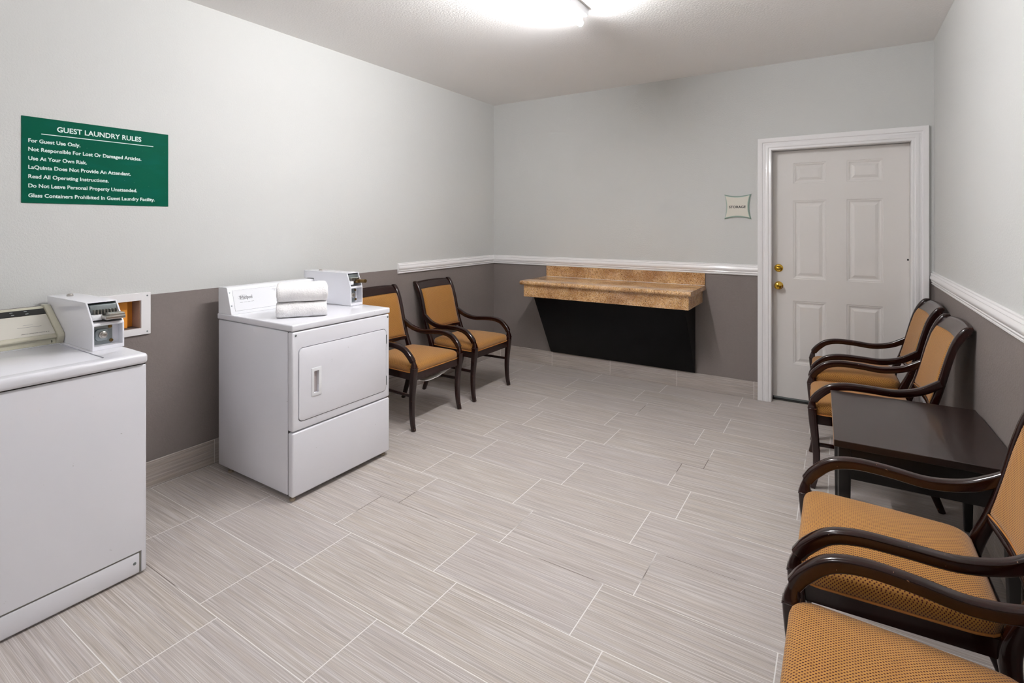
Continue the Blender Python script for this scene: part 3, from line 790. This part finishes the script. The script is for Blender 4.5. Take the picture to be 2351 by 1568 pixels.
    # arms + front legs + stretchers
    for s in (-1, 1):
        A = [(rw+.002, .114, .642, .013, .019), (rw+.006, .150, .618, .014, .0195), (rw+.014, .215, .585, .0155, .0185), (fw-.008, .310, .566, .016, .0185), (fw+.003, .420, .572, .0165, .0185),
             (fw+.008, .520, .573, .017, .019), (fw+.008, .595, .555, .017, .020), (fw+.006, .648, .512, .017, .0205), (fw+.004, .674, .478, .0172, .0195)]
        b = B(); sweep(b, [(s*p[0],)+p[1:] for p in A], .28, 5); G('arm', b, m_wood, sharp=40)
        b = B(); Lg = [(fw+.002, .672, .490, .012, .013), (fw+.001, .677, .470, .0125, .0135), (fw, .681, .450, .0165, .0175), (fw, .681, .432, .0205, .021), (fw, .679, .400, .021, .0215), (fw, .674, .345, .020, .021), (fw, .665, .25, .018, .0185), (fw, .661, .17, .0165, .017), (fw+.001, .666, .07, .0145, .015), (fw+.003, .680, .002, .0135, .0135)]
        sweep(b, [(s*p[0],)+p[1:] for p in Lg], .22, 5); box(b, (s*fw-.0218, .6585, .4305), (s*fw+.0218, .7035, .4345), .0015, 1); G('front_leg', b, m_wood, sharp=40)
        b = B(); sweep(b, [(s*(rw+.002), .186, .238, .008, .010), (s*(fw-.001), .662, .238, .008, .010)], .3, 2); G('side_stretcher', b, m_woodp)
    return r
def dup(root, loc, rz, label):
    r = root.copy(); C.objects.link(r); r.location = loc; r.rotation_euler = (0, 0, rz); r['label'] = label
    for ch in list(root.children):
        c = ch.copy(); C.objects.link(c); c.parent = r
        for g in ch.children:
            q = g.copy(); C.objects.link(q); q.parent = c
    return r
ch = make_chair()
D = math.radians
spots = [((.010, -1.735, 0), D(-90), 'armchair on the left wall next to the dryer, partly hidden by it'),
         ((.010, -1.030, 0), D(-90), 'armchair on the left wall nearest the corner and granite counter'),
         ((W-.040, -.405, 0), D(92), 'armchair by the right wall closest to the storage door'),
         ((W-.028, -1.105, 0), D(93), 'armchair by the right wall between the farthest armchair and the side table'),
         ((W-.008, -2.680, 0), D(90), 'armchair on the near side of the dark side table'),
         ((W-.008, -3.340, 0), D(90), 'nearest armchair, cut off by the bottom right corner of the photo')]
first = True
for loc, rz, lab in spots:
    if first:
        # the chair by the dryer has a torn lining hanging under the seat; it is added after the copies are made
        ch.location = loc; ch.rotation_euler = (0, 0, rz); ch['label'] = lab; first = False
    else: q_ = dup(ch, loc, rz, lab); q_.scale = (1, .97 if loc[1] < -2 else (.985 if loc[1] < -1.05 and loc[0] > 1 else 1), 1)
b = B(); NX, NY = 14, 12; g = []
for j in range(NY+1):
    row = []
    for i in range(NX+1):
        x = -.21+.42*i/NX; y = .22+.45*j/NY
        sag = .050*math.sin(PI*(i/NX)**1.5)**.8*(j/NY)**.6*(1-.15*(j/NY)**6) 
        row.append(b.verts.new((x, y, .350-sag+.004*noise.noise(Vector((x*20, y*20, 0))))))
    g.append(row)
for j in range(NY):
    for i in range(NX): b.faces.new((g[j][i], g[j][i+1], g[j+1][i+1], g[j+1][i]))
lin_o = obj('seat_lining', b, m_lining, ch, world=False, sharp=0); lin_o['label'] = 'sagging torn white lining under the seat'
md = lin_o.modifiers.new('s', 'SOLIDIFY'); md.thickness = .0015

# ------------------------------------------------------------------ side table
t = thing('side_table', 'low dark brown side table between the armchairs on the right wall', 'table', (3.432, -1.805, 0), D(1.5))
G = lambda n, b, m, **k: obj(n, b, m, t, world=False, **k)
hx, hy = .288, .365
b = B(); box(b, (-hx, -hy, .532), (hx, hy, .560), .0015, 1); G('table_top', b, m_tabw)
b = B(); box(b, (-hx-.0012, -hy+.001, .5335), (-hx-.0001, hy-.001, .5585)); G('edge_band', b, m_edge, smooth=False)
b = B()
for s in (-1, 1):
    box(b, (-hx+.03, s*(hy-.030)-.009, .405), (hx-.03, s*(hy-.030)+.009, .531), .001, 1); box(b, (s*(hx-.030)-.009, -hy+.03, .405), (s*(hx-.030)+.009, hy-.03, .531), .001, 1)
G('apron', b, m_tabd)
for sx in (-1, 1):
    for sy_ in (-1, 1):
        b = B(); cx, cy = sx*(hx-.036), sy_*(hy-.036)
        sweep(b, [(cx, cy, .531, .022, .022), (cx, cy, .40, .022, .022), (cx+sx*.002, cy+sy_*.002, .2, .019, .019), (cx+sx*.004, cy+sy_*.004, 0, .014, .014)], .12, 3)
        G('leg', b, m_tabd, sharp=40)
